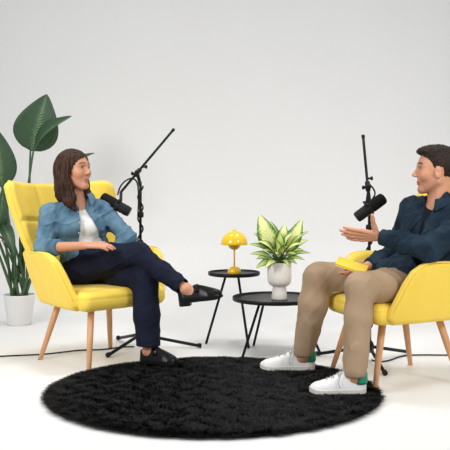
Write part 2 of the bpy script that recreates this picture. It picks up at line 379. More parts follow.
# ------------------------------------------------------------------ armchairs (local: x forward, y to the sitter's left)
def make_chair(name, loc, F, label, seat_z=.455):
    t = empty(name, loc, label, 'armchair', 'yellow armchairs')
    t.rotation_euler = (0, 0, math.atan2(F[1], F[0]))
    m = M['yellow']
    # backrest: waist at the arms, flaring and winging forward towards the top
    def Pb(u, v):
        y0 = 2*u-1; w = np.interp(v, [0, .12, .35, .5, .8, 1], [.25, .275, .305, .345, .395, .408])
        ztop = 1.080+.045*np.abs(y0)**2-.020*np.abs(y0)**8
        z = .36+(ztop-.36)*v
        lean = np.interp(v, [0, .15, .5, 1], [-.245, -.275, -.390, -.545])
        wing = .135*np.abs(y0)**2.6*(.45+.55*v)
        yy = w*np.sin(y0*math.pi/2*.80)/math.sin(math.pi/2*.80)
        corner = np.clip((v-.82)/.18, 0, 1)**2*np.clip((np.abs(y0)-.75)/.25, 0, 1)**2*.035
        return np.stack([lean+wing, yy*(1-corner), z-corner*.9], -1)
    def gb(U, V):
        g = .016*np.exp(-((V-.66)/.012)**2)
        for y in (.36, .64): g = g+.014*np.exp(-((U-y)/.010)**2)*(V > .35)
        for y in (.36, .64): g = g+.018*np.exp(-((U-y)/.03)**2-((V-.66)/.03)**2)
        return g
    V_, F_ = slab(lambda u, v: Pb(u, v)*[1, 1, 1], 61, 61, .034, .034, groove=lambda U, V: gb(U, V))
    # the padded face must be the inner one: check the sign of the front normal
    V_, F_ = slab(lambda u, v: Pb(1-u, v), 71, 71, .034, .032, groove=None) if False else (V_, F_)
    bo = mesh('backrest', V_, F_, m, t)
    rim = MB(); g = 60
    path = [Pb(np.array(0.), np.array(x)) for x in np.linspace(.42, 1, 20)]+[Pb(np.array(x), np.array(1.)) for x in np.linspace(.03, .97, 40)]+[Pb(np.array(1.), np.array(x)) for x in np.linspace(1, .42, 20)]
    tube(rim, path, .0045, 6); rim.build('piping', M['seam'], bo)
    for y in (.36, .64):
        p = Pb(np.array(y), np.array(.66)); b_ = MB(); lathe(b_, [(0, -.004), (.010, -.003), (.012, .0), (.009, .004), (0, .006)], c=p+np.array([.022, 0, .008]), seg=16, axis=(1, 0, .35)); b_.build('button', m, bo)
    prof = np.array([(.175, .342), (.212, .375), (.205, .420), (.178, .490), (.146, .570), (.108, .635), (.060, .668), (.0, .681), (-.10, .680), (-.25, .672), (-.375, .668), (-.345, .58), (-.290, .45), (-.255, .350)])
    def mid_y(x, z):
        tt = np.clip((z-.345)/.335, -.1, 1.1); b_ = np.interp(x, [-.25, .05, .24], [.245, .285, .290]); t_ = np.interp(x, [-.385, -.15, .05, .2], [.300, .362, .398, .402])
        return b_+(t_-b_)*np.sign(tt)*np.abs(tt)**.85
    def poly_sd(x, z, P):
        d = np.full(x.shape, 1e9); ins = np.zeros(x.shape, bool); n = len(P)
        for i in range(n):
            a = P[i]; b = P[(i+1) % n]; e = b-a; wx = x-a[0]; wz = z-a[1]; tt = np.clip((wx*e[0]+wz*e[1])/(e@e), 0, 1)
            d = np.minimum(d, np.hypot(wx-tt*e[0], wz-tt*e[1]))
            c = (a[1] <= z) != (b[1] <= z); ins ^= c & (x < a[0]+(z-a[1])/(e[1] if abs(e[1]) > 1e-9 else 1e-9)*e[0])
        return np.where(ins, -d, d)
    for s in (-1, 1):
        def arm(p, s=s):
            x, y, z = p[:, 0], p[:, 1]*s, p[:, 2]; h, r = .031, .029
            a = poly_sd(x, z, prof)+r; b = np.abs(y-mid_y(x, z))*.93-h+r
            return np.sqrt(np.maximum(a, 0)**2+np.maximum(b, 0)**2)+np.minimum(np.maximum(a, b), 0)-r
        ao = sdf_obj('armrest', arm, (-.44, .19 if s > 0 else -.46, .32), (.27, .46 if s > 0 else -.19, .71), .005, m, t, 2)
        pts = [np.array([x, s*(mid_y(np.array(x), np.array(z))+.027), z-.004]) for x, z in prof[2:10]]
        pp = MB(); tube(pp, spline(pts, 4), .0038, 6); pp.build('piping', M['seam'], ao)
    # seat: rounded front cushion on a deck
    def seat_fn(p):
        q = p.copy(); q[:, 1] = np.abs(q[:, 1])
        hw = np.interp(q[:, 0], [-.25, 0, .12, .20], [.245, .265, .280, .312])
        cz = (seat_z+.342)/2; hz = (seat_z-.342)/2
        r = .048; dx = np.abs(q[:, 0]-.004)-(.276-r); dy = q[:, 1]-(hw-r); dz = np.abs(q[:, 2]-cz-.010*np.cos(np.clip(q[:, 1]/.27, -1, 1)*1.5)*np.sign(q[:, 2]-cz).clip(0, 1))-(hz-r)
        D = np.stack([dx, dy, dz], 1); o = np.sqrt((np.maximum(D, 0)**2).sum(1))+np.minimum(D.max(1), 0)-r
        g = .005*np.exp(-((q[:, 2]-seat_z+.040)/.004)**2)
        return o+g
    sdf_obj('seat', seat_fn, (-.32, -.35, .31), (.32, .35, .50), .006, m, t, 1)
    for sx in (1, -1):
        for sy in (-1, 1):
            lg = MB(); a = np.array([sx*.165, sy*.185, .372]); b = np.array([sx*.258, sy*.268, .0])
            tube(lg, [a, a+(b-a)*.5, b], [.021, .0185, .0135], 16); lo = lg.build('leg', M['wood'], t)
            br = MB(); rbox(br, (sx*.175, sy*.192, .352), (.05, .035, .012), .003); q = a+(b-a)*.09
            tube(br, [q+np.array([.02*sx, .0, .004]), q+np.array([.027*sx, 0, .002])], .005, 8)
            br.build('bracket', M['metal'], lo)
            ft = MB(); lathe(ft, [(0, 0), (.0125, 0), (.0135, .004), (.012, .006), (0, .006)], c=(b[0], b[1], 0), seg=14); ft.build('foot_cap', M['rubber'], lo)
    return t
WC = np.array([-.77, 5.56, 0]); WF = nrm([.69, -.72, 0])
MC = np.array([.9475, 5.05, 0]); MF = nrm([-.95, -.31, 0])
make_chair('armchair', WC, WF, 'yellow wingback armchair with wooden legs on the left, where the woman in denim sits')
make_chair('armchair', MC, MF, 'yellow armchair cut by the right edge, where the man in khaki trousers sits')

# ------------------------------------------------------------------ side tables
def side_table(loc, R, z, angs, fr, tr, label):
    t = empty('side_table', loc, label, 'side table', 'round black side tables')
    b = MB(); lathe(b, [(0, z-.014), (R-.012, z-.014), (R-.003, z-.012), (R, z-.006), (R, z+.010), (R-.002, z+.012), (R-.005, z+.010), (R-.006, z+.001), (R-.012, z), (0, z)], seg=72)
    b.build('tabletop', M['black'], t)
    for a in angs:
        a = math.radians(a); d = np.array([math.cos(a), math.sin(a), 0]); l = MB()
        tube(l, [d*tr+[0, 0, z-.013], d*fr+[0, 0, 0.0]], .0085, 12); lo = l.build('leg', M['black'], t)
        k = MB(); rbox(k, d*tr+np.array([0, 0, z-.017]), (.05, .05, .006), .002); k.build('mounting_plate', M['black'], lo)
    return t
side_table((.061, 6.1, 0), .176, .478, (180, 60, -60), .19, .055, 'taller small round black side table holding the yellow lamp')
side_table((.325, 5.78, 0), .278, .350, (0, 118, 220), .285, .135, 'lower wide round black side table holding the potted plant')

# ------------------------------------------------------------------ mushroom lamp
def lamp():
    t = empty('table_lamp', (.063, 6.08, .478), 'small glossy yellow table lamp with a domed shade on the taller side table', 'lamp')
    b = MB(); lathe(b, [(0, 0), (.045, 0), (.0465, .003), (.045, .018), (.040, .032), (.031, .042), (.018, .048), (.007, .051), (0, .051)]); b.build('base', M['lamp'], t)
    b = MB(); tube(b, [(0, 0, .045), (0, 0, .235)], .0062, 16); b.build('stem', M['lamp'], t)
    sh = MB(); R = .091; z0 = .198; H = .092
    pr = [(R*math.cos(a), z0+H*math.sin(a)) for a in np.linspace(0, math.pi/2-.06, 22)]
    inner = [((R-.003)*math.cos(a), z0+(H-.003)*math.sin(a)) for a in np.linspace(math.pi/2-.06, 0, 22)]
    lathe(sh, [(0, z0+H)]+pr[::-1]+[(R-.001, z0-.002)]+inner[::-1]+[(0, z0+H-.004)]); so = sh.build('lamp_shade', M['lamp'], t)
    f = MB(); lathe(f, [(0, z0+H-.002), (.010, z0+H-.001), (.011, z0+H+.004), (.006, z0+H+.010), (0, z0+H+.012)], seg=20); f.build('finial', M['lamp'], so)
    c = MB(); lathe(c, [(0, .160), (.020, .163), (.036, .175), (.043, .195), (.040, .212), (0, .222)]); c.build('lower_bowl', M['lamp'], t)
lamp()

# ------------------------------------------------------------------ plants
def leaf(name, base, tip, up, width, m, parent, bend=.12, fold=.25, wmax=.42, nu=22, nv=9, tipw=1.6, ripple=.0, origin=(0, 0, 0), roll=0):
    base = np.asarray(base, float); tip = np.asarray(tip, float); L = np.linalg.norm(tip-base); d = (tip-base)/L
    s = nrm(np.cross(d, up)); n = np.cross(s, d)
    if roll: q = Matrix.Rotation(roll, 3, Vector(d)); s = np.array(q@Vector(s)); n = np.array(q@Vector(n))
    v = []; uvs = []
    for i in range(nu+1):
        t = i/nu
        w = width/2*(math.sin(math.pi*t**(math.log(.5)/math.log(wmax)))**.75 if 0 < t < 1 else 0)*(1-.25*t**tipw)
        c = base+d*L*t+n*L*bend*math.sin(math.pi*t)
        for j in range(nv+1):
            y = 2*j/nv-1
            rp = ripple*math.sin(t*22+j)*abs(y)*width
            v.append(c+s*w*y*math.cos(fold*abs(y))+n*(w*abs(y)*math.sin(fold)+rp)); uvs.append((t, j/nv))
    f = [(i*(nv+1)+j, i*(nv+1)+j+1, (i+1)*(nv+1)+j+1, (i+1)*(nv+1)+j) for i in range(nu) for j in range(nv)]
    o = mesh(name, np.array(v)-np.asarray(origin), f, m, parent)
    uvl = o.data.uv_layers.new(name='UVMap'); lv = np.zeros(len(o.data.loops), np.int32); o.data.loops.foreach_get('vertex_index', lv)
    uvl.data.foreach_set('uv', np.array(uvs)[lv].ravel())
    sd = o.modifiers.new('thick', 'SOLIDIFY'); sd.thickness = .0012
    return o
def at(px, py, y): return np.array([(px-225)*y/900, y, CAM_H-(py-183)*y/900])   # measuring aid: a point of the place at depth y

def strelitzia():
    O = np.array([-1.585, 6.94, 0]); t = empty('potted_strelitzia', O, 'tall broad-leaved green plant in a white pot behind the left armchair', 'potted plant')
    b = MB(); lathe(b, [(0, 0), (.085, 0), (.092, .006), (.118, .22), (.122, .225), (.121, .232), (.112, .232), (.108, .205), (0, .205)]); b.build('pot', M['pot'], t)
    b = MB(); lathe(b, [(0, .19), (.107, .19), (.107, .208), (.06, .214), (0, .216)]); b.build('soil', M['soil'], t)
    # base pixel-measured leaf stations: (leaf base, leaf tip, depth, width, facing, bend)
    spec = [((31, 151), (47, 94), 6.9, 6.82, .37, (.15, -1, .1), .05, .22),
            ((35, 149), (72, 116), 6.85, 6.62, .17, (-.5, -.85, .7), .08, .45),
            ((2, 187), (-4, 128), 6.95, 6.85, .27, (.3, -1, .1), .05, .25),
            ((-3, 232), (3, 186), 6.9, 6.7, .13, (.6, -1, .1), .06, .4),
            ((0, 220), (15, 256), 6.9, 6.75, .12, (.4, -1, .5), .10, .4),
            ((76, 168), (95, 153), 6.95, 6.95, .10, (-.3, -.5, .9), .10, .5),
            ((-30, 190), (-62, 130), 7.0, 7.0, .28, (.3, -1, .2), .08, .25),
            ((-20, 230), (-50, 222), 6.7, 6.6, .22, (.2, -.6, .8), .12, .3)]
    for i, (b0, t0, d0, d1, w, up, bend, fold) in enumerate(spec):
        B = at(*b0, d0); T = at(*t0, d1); a = i*2.4; root = O+np.array([.055*math.cos(a), .055*math.sin(a), .205])
        lo = leaf('leaf', B, T, up, w, M['leaf'], t, bend, fold, .40, origin=O, ripple=.004)
        mid = root*.45+B*.55+np.array([0, 0, .10]); s = MB()
        tube(s, [p-O for p in spline([root, mid, B-(T-B)*.04, B+(T-B)*.05], 8)], [.012, .010, .007, .005], 10); s.build('petiole', M['petiole'], t)
    # short stems and sheaths round the base
    for i, (tp, dd) in enumerate((((12, 236), 6.9), ((22, 230), 6.95), ((27, 226), 7.0), ((16, 262), 6.85), ((30, 256), 6.9), ((2, 240), 6.85), ((34, 268), 6.95))):
        T = at(*tp, dd); a = i*1.3; root = O+np.array([.06*math.cos(a), .05*math.sin(a), .205]); s = MB()
        tube(s, [p-O for p in spline([root, (root+T)/2+np.array([.01, 0, 0]), T], 8)], [.014, .012, .004], 10); s.build('stem', M['petiole'], t)
        if i in (1, 3): leaf('young_leaf', (root+T)/2, T+np.array([0, 0, .12]), (0, -1, 0), .055, M['leaf'], t, .05, .9, origin=O)
strelitzia()

def dieffenbachia():
    O = np.array([.347, 5.74, .350]); t = empty('potted_plant', O, 'leafy cream and green plant in a pale goblet planter on the lower side table', 'potted plant')
    b = MB(); lathe(b, [(0, 0), (.049, 0), (.051, .003), (.047, .04), (.042, .078), (.045, .083), (.062, .092), (.074, .112), (.0775, .14), (.0775, .232), (.0755, .235), (.072, .232), (.071, .215), (0, .215)], seg=48)
    b.build('planter', M['stone'], t)
    s = MB(); lathe(s, [(0, .20), (.071, .20), (.071, .217), (.03, .224), (0, .226)]); s.build('soil', M['soil'], t)
    r = random.Random(11)
    def P(px, py, dy=0): return at(px, py, 5.74+dy)-O
    # (tip px, tip py, depth offset, leaf length share, width, variegated)
    spec = [(259, 214, -.02, .145, 1), (302, 219, .0, .110, 1), (263, 226, .05, .085, 0), (253, 233, -.05, .075, 1), (249, 244, -.08, .060, 0), (250, 254, 0, .050, 0),
            (258, 241, -.10, .080, 1), (309, 231, -.04, .055, 0), (308, 240, .06, .065, 1), (311, 253, -.05, .040, 0), (302, 243, -.12, .065, 1), (305, 260, -.10, .040, 0),
            (256, 268, -.07, .060, 0), (265, 268, -.14, .060, 1), (289, 266, -.16, .050, 0), (297, 264, -.10, .045, 0), (285, 224, .09, .085, 1), (293, 232, -.08, .075, 1),
            (272, 237, -.14, .075, 1), (276, 254, -.17, .060, 1), (256, 259, .09, .055, 0), (298, 226, .10, .080, 0), (270, 221, .12, .080, 0), (304, 250, .12, .060, 0), (287, 247, -.17, .060, 1),
            (262, 250, -.13, .055, 0), (296, 254, -.15, .055, 0), (280, 232, -.05, .080, 0), (268, 246, .10, .060, 0), (290, 240, .12, .07, 0)]
    for i, (px, py, dy, w, vg) in enumerate(spec):
        T = P(px, py, dy); a = math.atan2(T[1], T[0]); root = np.array([.022*math.cos(a), .022*math.sin(a), .215])
        base = root+(T-root)*.28+np.array([-T[0]*.10, -T[1]*.10, .030])
        up = nrm(np.array([-.30*math.cos(a), -.4*math.sin(a)-.75, .75]))
        if i in (0, 1): up = nrm(np.array([0, -1, .35])); base = root+(T-root)*.30
        leaf('leaf', base, T, up, w*.95, M['leaf_var'] if vg else M['leaf_grn'], t, .14, .25, .42, 16, 7)
        s = MB(); tube(s, spline([root, (root+base)/2+np.array([0, 0, .012]), base+(T-base)*.03], 5), [.005, .004, .0025], 8); s.build('leaf_stalk', M['petiole'], t)
dieffenbachia()

# ------------------------------------------------------------------ microphones on boom stands
def cyl(mb, a, b, r, seg=20): tube(mb, [a, b], r, seg); return mb
def mic_stand(loc, hz, boom_top, boom_low, feet, label, mic_c, mic_ax, mic_label, loop, knob_side=1):
    O = np.array([*loc, 0.]); t = empty('microphone_stand', O, label, 'microphone stand', 'black boom microphone stands')
    L = lambda p: np.asarray(p, float)-O
    p = MB(); cyl(p, (0, 0, .05), (0, 0, hz*.62), .0125); p.build('pole', M['black'], t)
    p = MB(); cyl(p, (0, 0, hz*.60), (0, 0, hz), .009); p.build('inner_pole', M['black'], t)
    c = MB(); lathe(c, [(0, -.03), (.016, -.03), (.019, -.024), (.019, .024), (.016, .03), (0, .03)], c=(0, 0, hz*.62), seg=20)
    rbox(c, (.022, 0, hz*.62), (.022, .014, .018), .003); c.build('height_clutch', M['black'], t)
    h = MB(); lathe(h, [(0, .055), (.022, .055), (.028, .065), (.028, .10), (.022, .115), (.014, .125), (0, .125)], seg=24); h.build('tripod_hub', M['black'], t)
    for f in feet:
        f = L((f[0], f[1], 0)); d = nrm(f); l = MB(); tube(l, [d*.02+[0, 0, .085], d*.06+[0, 0, .076], f*.97+[0, 0, .014]], .0105, 12); lo = l.build('leg', M['black'], t)
        r = MB(); tube(r, [f*.93+[0, 0, .019], f+[0, 0, .0155]], [.0145, .0155], 12); r.build('rubber_foot', M['rubber'], lo)
    # boom and its pivot
    T = L(boom_top); B = L(boom_low); piv = np.array([0, 0, hz])
    b = MB(); tube(b, [T, B], .0085, 12); bo = b.build('boom_arm', M['black'], t)
    cp = MB(); tube(cp, [T, T+nrm(B-T)*.02], .0108, 12); cp.build('end_cap', M['rubber'], bo)
    q = B+(T-B)*(np.dot(piv-B, T-B)/np.dot(T-B, T-B)); pv = MB()
    tube(pv, [q-nrm(T-B)*.03, q+nrm(T-B)*.03], .0155, 14); cyl(pv, q, piv-[0, 0, .03], .011); cyl(pv, q+[0, -.026, 0], q+[0, .026, 0], .015)
    pvo = pv.build('pivot_clutch', M['black'], t)
    kn = MB(); k0 = q+np.array([.0, -.03, .0]); lathe(kn, [(0, 0), (.012, 0), (.016, .006), (.016, .018), (.010, .022), (0, .022)], c=k0, seg=10, axis=(0, -1, 0))
    kn.build('knob', M['black'], pvo)
    for off, sg in ((.05, knob_side), (-.01, -knob_side)):
        kn = MB(); lathe(kn, [(0, 0), (.006, 0), (.006, .02), (.012, .022), (.012, .034), (0, .036)], c=q+nrm(T-B)*off, seg=10, axis=(sg, 0, .05)); kn.build('knob', M['black'], pvo)
    # cable taped along the boom and round the pole
    cab = MB(); tube(cab, [L(x) for x in spline(loop, 10)], .0052, 8); cab.build('cable_loop', M['rubber'], t)
    cab = MB(); tube(cab, [np.array([.017*math.cos(a*7), .017*math.sin(a*7), hz-.03-(hz-.16)*a/6]) for a in np.linspace(0, 6, 90)], .0055, 8); cab.build('wound_cable', M['rubber'], t)
    for zz in (.80, .55): 
        tp = MB(); lathe(tp, [(0, -.02), (.020, -.018), (.022, 0), (.020, .018), (0, .02)], c=(0, 0, hz*zz), seg=16); tp.build('cable_strap', M['rubber'], t)
    # microphone
    C = np.asarray(mic_c, float); A = nrm(mic_ax)
    m = empty('microphone', C, mic_label, 'microphone', 'black broadcast microphones')
    foam = MB(); lathe(foam, [(0, .105), (.018, .104), (.030, .098), (.035, .088), (.036, .07), (.036, .012), (.0345, .006), (0, .006)], seg=36, axis=A); foam.build('foam_windscreen', M['blackmatte'], m)
    bd = MB(); lathe(bd, [(0, .010), (.033, .010), (.0335, -.005), (.0325, -.085), (.0305, -.100), (.026, -.104), (0, -.104)], seg=36, axis=A); bo2 = bd.build('body', M['micbody'], m)
    rg = MB()
    for zz in (.004, -.03, -.078): lathe(rg, [(.033, zz-.0015), (.0345, zz-.001), (.0345, zz+.001), (.033, zz+.0015)], seg=36, axis=A)
    rg.build('ring', M['black'], bo2)
    bk = MB(); lathe(bk, [(0, -.106), (.018, -.106), (.018, -.103), (0, -.103)], seg=24, axis=A); bk.build('rear_plate', M['metal'], bo2)
    # yoke: two arms and side knobs
    side = nrm(np.cross(A, nrm(L(boom_low)+O-C+[1e-4, 0, 0]))); upv = np.cross(side, A)
    if np.dot(upv, L(boom_low)+O-C) < 0: upv = -upv
    y = MB(); top = upv*.052-A*.012
    for s in (-1, 1): tube(y, spline([side*s*.037-A*.012, side*s*.040+upv*.028-A*.012, side*s*.022+upv*.049-A*.012, top], 5), .005, 8)
    cyl(y, top, L(boom_low)+O-C, .010, 14); y.build('yoke', M['black'], m)
    for s in (-1, 1):
        k = MB(); lathe(k, [(0, 0), (.010, 0), (.012, .003), (.012, .010), (0, .012)], c=side*s*.034-A*.012, seg=12, axis=side*s); k.build('yoke_knob', M['black'], m)
    k = MB(); lathe(k, [(0, 0), (.008, 0), (.009, .003), (.008, .018), (0, .018)], c=-upv*.030-A*.012, seg=12, axis=-upv); k.build('yoke_knob', M['black'], m)
LP = lambda *a: tuple(at(*a))
mic_stand((-.56, 5.96), 1.10, LP(174, 129, 6.02), LP(121, 192, 5.80), [(-.735, 5.61), (-.745, 6.25), (-.155, 5.945)],
          'black boom microphone stand rising behind the left armchair arm', at(115.5, 204.5, 5.70), at(100, 196, 5.70)-at(132, 213.5, 5.68),
          'black microphone hanging in front of the woman in blue denim', [LP(117.5, 195, 5.74), LP(120.5, 186.5, 5.72), LP(126, 180.5, 5.77), LP(133, 178.5, 5.85), LP(137.5, 184, 5.90), LP(138.5, 198, 5.93), LP(138, 215, 5.94)])
mic_stand((.885, 5.52), 1.02, LP(363, 135, 5.52), LP(369, 200, 5.36), [(.905, 5.08), (1.18, 5.74), (.575, 5.67)],
          'black boom microphone stand rising behind the right armchair', at(370.5, 207.5, 5.32), at(386, 196, 5.32)-at(354, 219.5, 5.32),
          'black microphone tilted beside the raised hand of the man', [LP(372, 200, 5.34), LP(375, 193, 5.33), LP(371, 186, 5.40), LP(368, 190, 5.48), LP(366, 205, 5.49)])
# cables on the floor
def cable(pts, label):
    o = MB(); P = [np.array([x, y, .006]) for x, y in pts]; c = P[0].copy(); c[2] = 0
    tube(o, [p-c for p in spline(P, 8)], .0045, 8); o = o.build('cable', M['rubber']); o.location = c; tag(o, label, 'cable', 'black floor cables')
cable([(-2.0, 5.42), (-1.407, 5.63), (-1.15, 5.70), (-.95, 5.83), (-.80, 5.86), (-.68, 5.95), (-.60, 5.96)], 'thin black cable running along the floor from the left edge to the tripod')
cable([(1.75, 5.66), (1.42, 5.67), (1.15, 5.66), (1.0, 5.50), (.93, 5.46), (.90, 5.52)], 'thin black cable on the floor running off the right edge')

# ------------------------------------------------------------------ people
def head_fn(sex):
    def f(q):
        y = np.abs(q[:, 1]); s = q.copy(); s[:, 1] = y
        d = ell(q, (-.014, 0, .030), (.096, .076, .086))
        d = smin(d, ell(q, (.020, 0, -.028), (.066, .060, .080)), .03)
        jw = .050 if sex == 'm' else .044
        d = smin(d, cone(s, (-.004, jw, -.052), (.058, .014, -.094), .020, .017), .025)
        d = smin(d, ell(q, (.066, 0, -.096), (.019, .022, .017)), .018)
        d = smin(d, cone(s, (.072, .006, .030), (.066, .040, .030), .012, .012), .018)
        d = smin(d, ell(s, (.056, .040, -.022), (.024, .022, .024)), .022)
        d = smax(d, -ell(s, (.100, .032, .012), (.020, .020, .013)), .012)
        nl = .105 if sex == 'm' else .101
        d = smin(d, cone(q, (.078, 0, .018), (nl, 0, -.020), .008, .0095), .010)
        d = smin(d, ell(s, (nl-.010, .010, -.025), (.010, .008, .007)), .006)
        d = smin(d, ell(q, (.078, 0, -.0545), (.0125, .024, .006)), .005)
        d = smin(d, ell(q, (.076, 0, -.066), (.013, .020, .0075)), .005)
        e = ell(s, (-.002, .078, -.010), (.018, .0085, .030)); e = smax(e, -ell(s, (.002, .087, -.006), (.010, .007, .017)), .003)
        d = smin(d, e, .006)
        return d
    return f
def skin_color(tone, lip, brow, frame, sex, hf):
    C, R, sc = frame
    def f(V):
        q = ((V-C)@R)/sc; n = len(V); c = np.tile(np.array(tone), (n, 1)); y = np.abs(q[:, 1])
        def mix(m, col, a=1):
            m = np.clip(m, 0, 1)[:, None]*a; c[:] = c*(1-m)+np.array(col)*m
        g = lambda x, s: np.exp(-(x/s)**2)
        on = (np.abs(q).max(1) < .16)
        mix(on*g(q[:, 0]-.055, .03)*g(y-.045, .022)*g(q[:, 2]+.025, .025), (tone[0]*.98, tone[1]*.74, tone[2]*.70), .55)
        mix(on*(q[:, 0] > .07)*g(q[:, 2]+.022, .010)*g(y, .014), (tone[0]*.92, tone[1]*.74, tone[2]*.70), .5)
        if sex == 'm':
            mix(on*(q[:, 0] > .0)*np.clip((-.035-q[:, 2])/.02, 0, 1)*np.clip((q[:, 2]+.14)/.02, 0, 1), (tone[0]*.62, tone[1]*.60, tone[2]*.62), .45)
        mix(on*(q[:, 0] > .06)*(y < .021)*g((q[:, 2]+.0545), .0065), lip, .85); mix(on*(q[:, 0] > .06)*(y < .018)*g((q[:, 2]+.066), .0065), lip, .85)
        mix(on*(q[:, 0] > .06)*(y < .020)*g(q[:, 2]+.060, .0022), (lip[0]*.35, lip[1]*.3, lip[2]*.3), .9)
        bz = .036+.004*np.cos((y-.032)*60)-.10*np.maximum(y-.035, 0)*2
        mix(on*(q[:, 0] > .04)*np.clip((y-.010)/.004, 0, 1)*np.clip((.056-y)/.006, 0, 1)*g(q[:, 2]-bz, .0055), brow, 1.0)
        mix(on*(q[:, 0] > .05)*g(y-.032, .014)*g(q[:, 2]-.0205, .0036), (brow[0]*.5, brow[1]*.6, brow[2]*.6), .9)      # upper lashes
        mix(on*(q[:, 0] > .05)*g(y-.032, .016)*g(q[:, 2]-.010, .010), (tone[0]*.72, tone[1]*.6, tone[2]*.56), .45)
        mix(on*(q[:, 0] > .08)*g(y-.008, .004)*g(q[:, 2]+.030, .0025), (.10, .03, .02), .8)
        return c
    return f
def hand(w, d, n, s, sc=1., curl=(.15, .3, .25), spread=.12, thumb=(.9, .35, .2), thumb_bend=.25):
    """w wrist, d towards fingers, n palm normal, s thumb side. returns capsules"""
    w = np.asarray(w, float); d = nrm(d); n = nrm(np.asarray(n)-d*np.dot(n, d)); s = np.cross(d, n)*(1 if np.dot(np.cross(d, n), s) > 0 else -1)
    out = []; ln = [(.040, .024, .020), (.045, .028, .021), (.041, .026, .020), (.032, .019, .018)]
    for i, (o, fw) in enumerate(((.028, .087), (.0095, .091), (-.009, .087), (-.0265, .078))):
        kn = w+d*fw*sc+s*o*sc; out.append((w+d*.012*sc+s*o*.55*sc, kn, .0125*sc, .0108*sc))
        a = 0; p = kn; dd = nrm(d+s*(o/.028)*spread); c_ = curl if isinstance(curl[0], (int, float)) else curl[i]
        for k in range(3):
            a += c_[k]; q = p+(dd*math.cos(a)+n*math.sin(a))*ln[i][k]*sc
            out.append((p, q, (.0095-.0010*k)*sc, (.0088-.0012*k)*sc)); p = q
    tb = w+d*.018*sc+s*.018*sc+n*.004*sc; td = nrm(d*thumb[0]+s*thumb[1]+n*thumb[2])
    t1 = tb+td*.042*sc; td2 = nrm(td+d*thumb_bend*.5+n*thumb_bend*.3); t2 = t1+td2*.034*sc; t3 = t2+nrm(td2+d*thumb_bend*.5)*.027*sc
    out += [(tb, t1, .016*sc, .0125*sc), (t1, t2, .0115*sc, .010*sc), (t2, t3, .010*sc, .008*sc)]
    return out
def eye_objs(C, R, sc, hf, parent, origin, iris, gaze=0.):
    for s in (-1, 1):
        xs = np.linspace(.115, .04, 160); q = np.stack([xs, np.full(160, s*.032), np.full(160, .0125)], 1).astype(np.float32)
        x = xs[np.argmax(hf(q) < 0)]
        n, m = 28, 18; v = []
        for i in range(m+1):
            a = math.pi*i/m
            for j in range(n):
                b = 2*math.pi*j/n; v.append((math.sin(a)*math.cos(b)*.0085, math.sin(a)*math.sin(b)*.0150, math.cos(a)*.0064))
        v = np.array(v); loc = v.copy(); v = v+np.array([x-.0056, s*.032, .0125])
        cx, cy = .0, s*gaze
        r = np.hypot(loc[:, 1]-cy, loc[:, 2]-.0005); c = np.ones((len(v), 4)); c[:, :3] = (.34, .29, .27)
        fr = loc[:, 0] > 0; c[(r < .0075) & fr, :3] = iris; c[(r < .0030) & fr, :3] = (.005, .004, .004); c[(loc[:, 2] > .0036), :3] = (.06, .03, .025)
        f = [(i*n+j, i*n+(j+1) % n, (i+1)*n+(j+1) % n, (i+1)*n+j) for i in range(m) for j in range(n)]
        o = mesh('eye', v*sc@R.T+C-origin, f, M['eye'], parent)
        at_ = o.data.color_attributes.new('Col', 'FLOAT_COLOR', 'POINT'); at_.data.foreach_set('color', c.astype(np.float32).ravel())

def frame(f, up=(0, 0, 1)):
    f = nrm(f); l = nrm(np.cross(up, f)); u = np.cross(f, l); return np.stack([f, l, u], 1)

def shoe_frame(heel, d):
    d = nrm(d); l = nrm(np.cross((0, 0, 1), d)); u = np.cross(d, l); return np.asarray(heel, float), np.stack([d, l, u], 1)
def halfw(x, L, w):
    return np.interp(x/L, [0, .04, .12, .3, .5, .68, .82, .92, .98, 1], np.array([.0, .45, .68, .70, .78, 1.0, .98, .78, .42, .0])*w)
def sole_mesh(name, fr, L, w, z0, z1, m, parent, origin, heel=None, x0=0., x1=1.):
    H, R = fr; n = 40; xs = [x0*L+(x1-x0)*L*(.5-.5*math.cos(math.pi*i/n)) for i in range(n+1)]
    out = [(x, max(float(halfw(np.array(x), L, w)), .0005)) for x in xs]
    loop = out+[(x, -y) for x, y in reversed(out)]
    def toe(x): return .010*max(0, (x/L-.80)/.2)**2
    v = []; k = len(loop)
    for z, sc in ((z0, .96), (z0+.003, 1.), (z1-.002, 1.), (z1, .97)):
        v += [(x, y*sc, z+toe(x)) for x, y in loop]
    f = [(i*k+j, i*k+(j+1) % k, (i+1)*k+(j+1) % k, (i+1)*k+j) for i in range(3) for j in range(k)]
    for base in (0, 3*k):
        for j in range(n): 
            q = (base+j, base+j+1, base+k-2-j, base+k-1-j); f.append(q if base else q[::-1])
    v = np.array(v)@R.T+H-origin
    return mesh(name, v, f, m, parent, False)
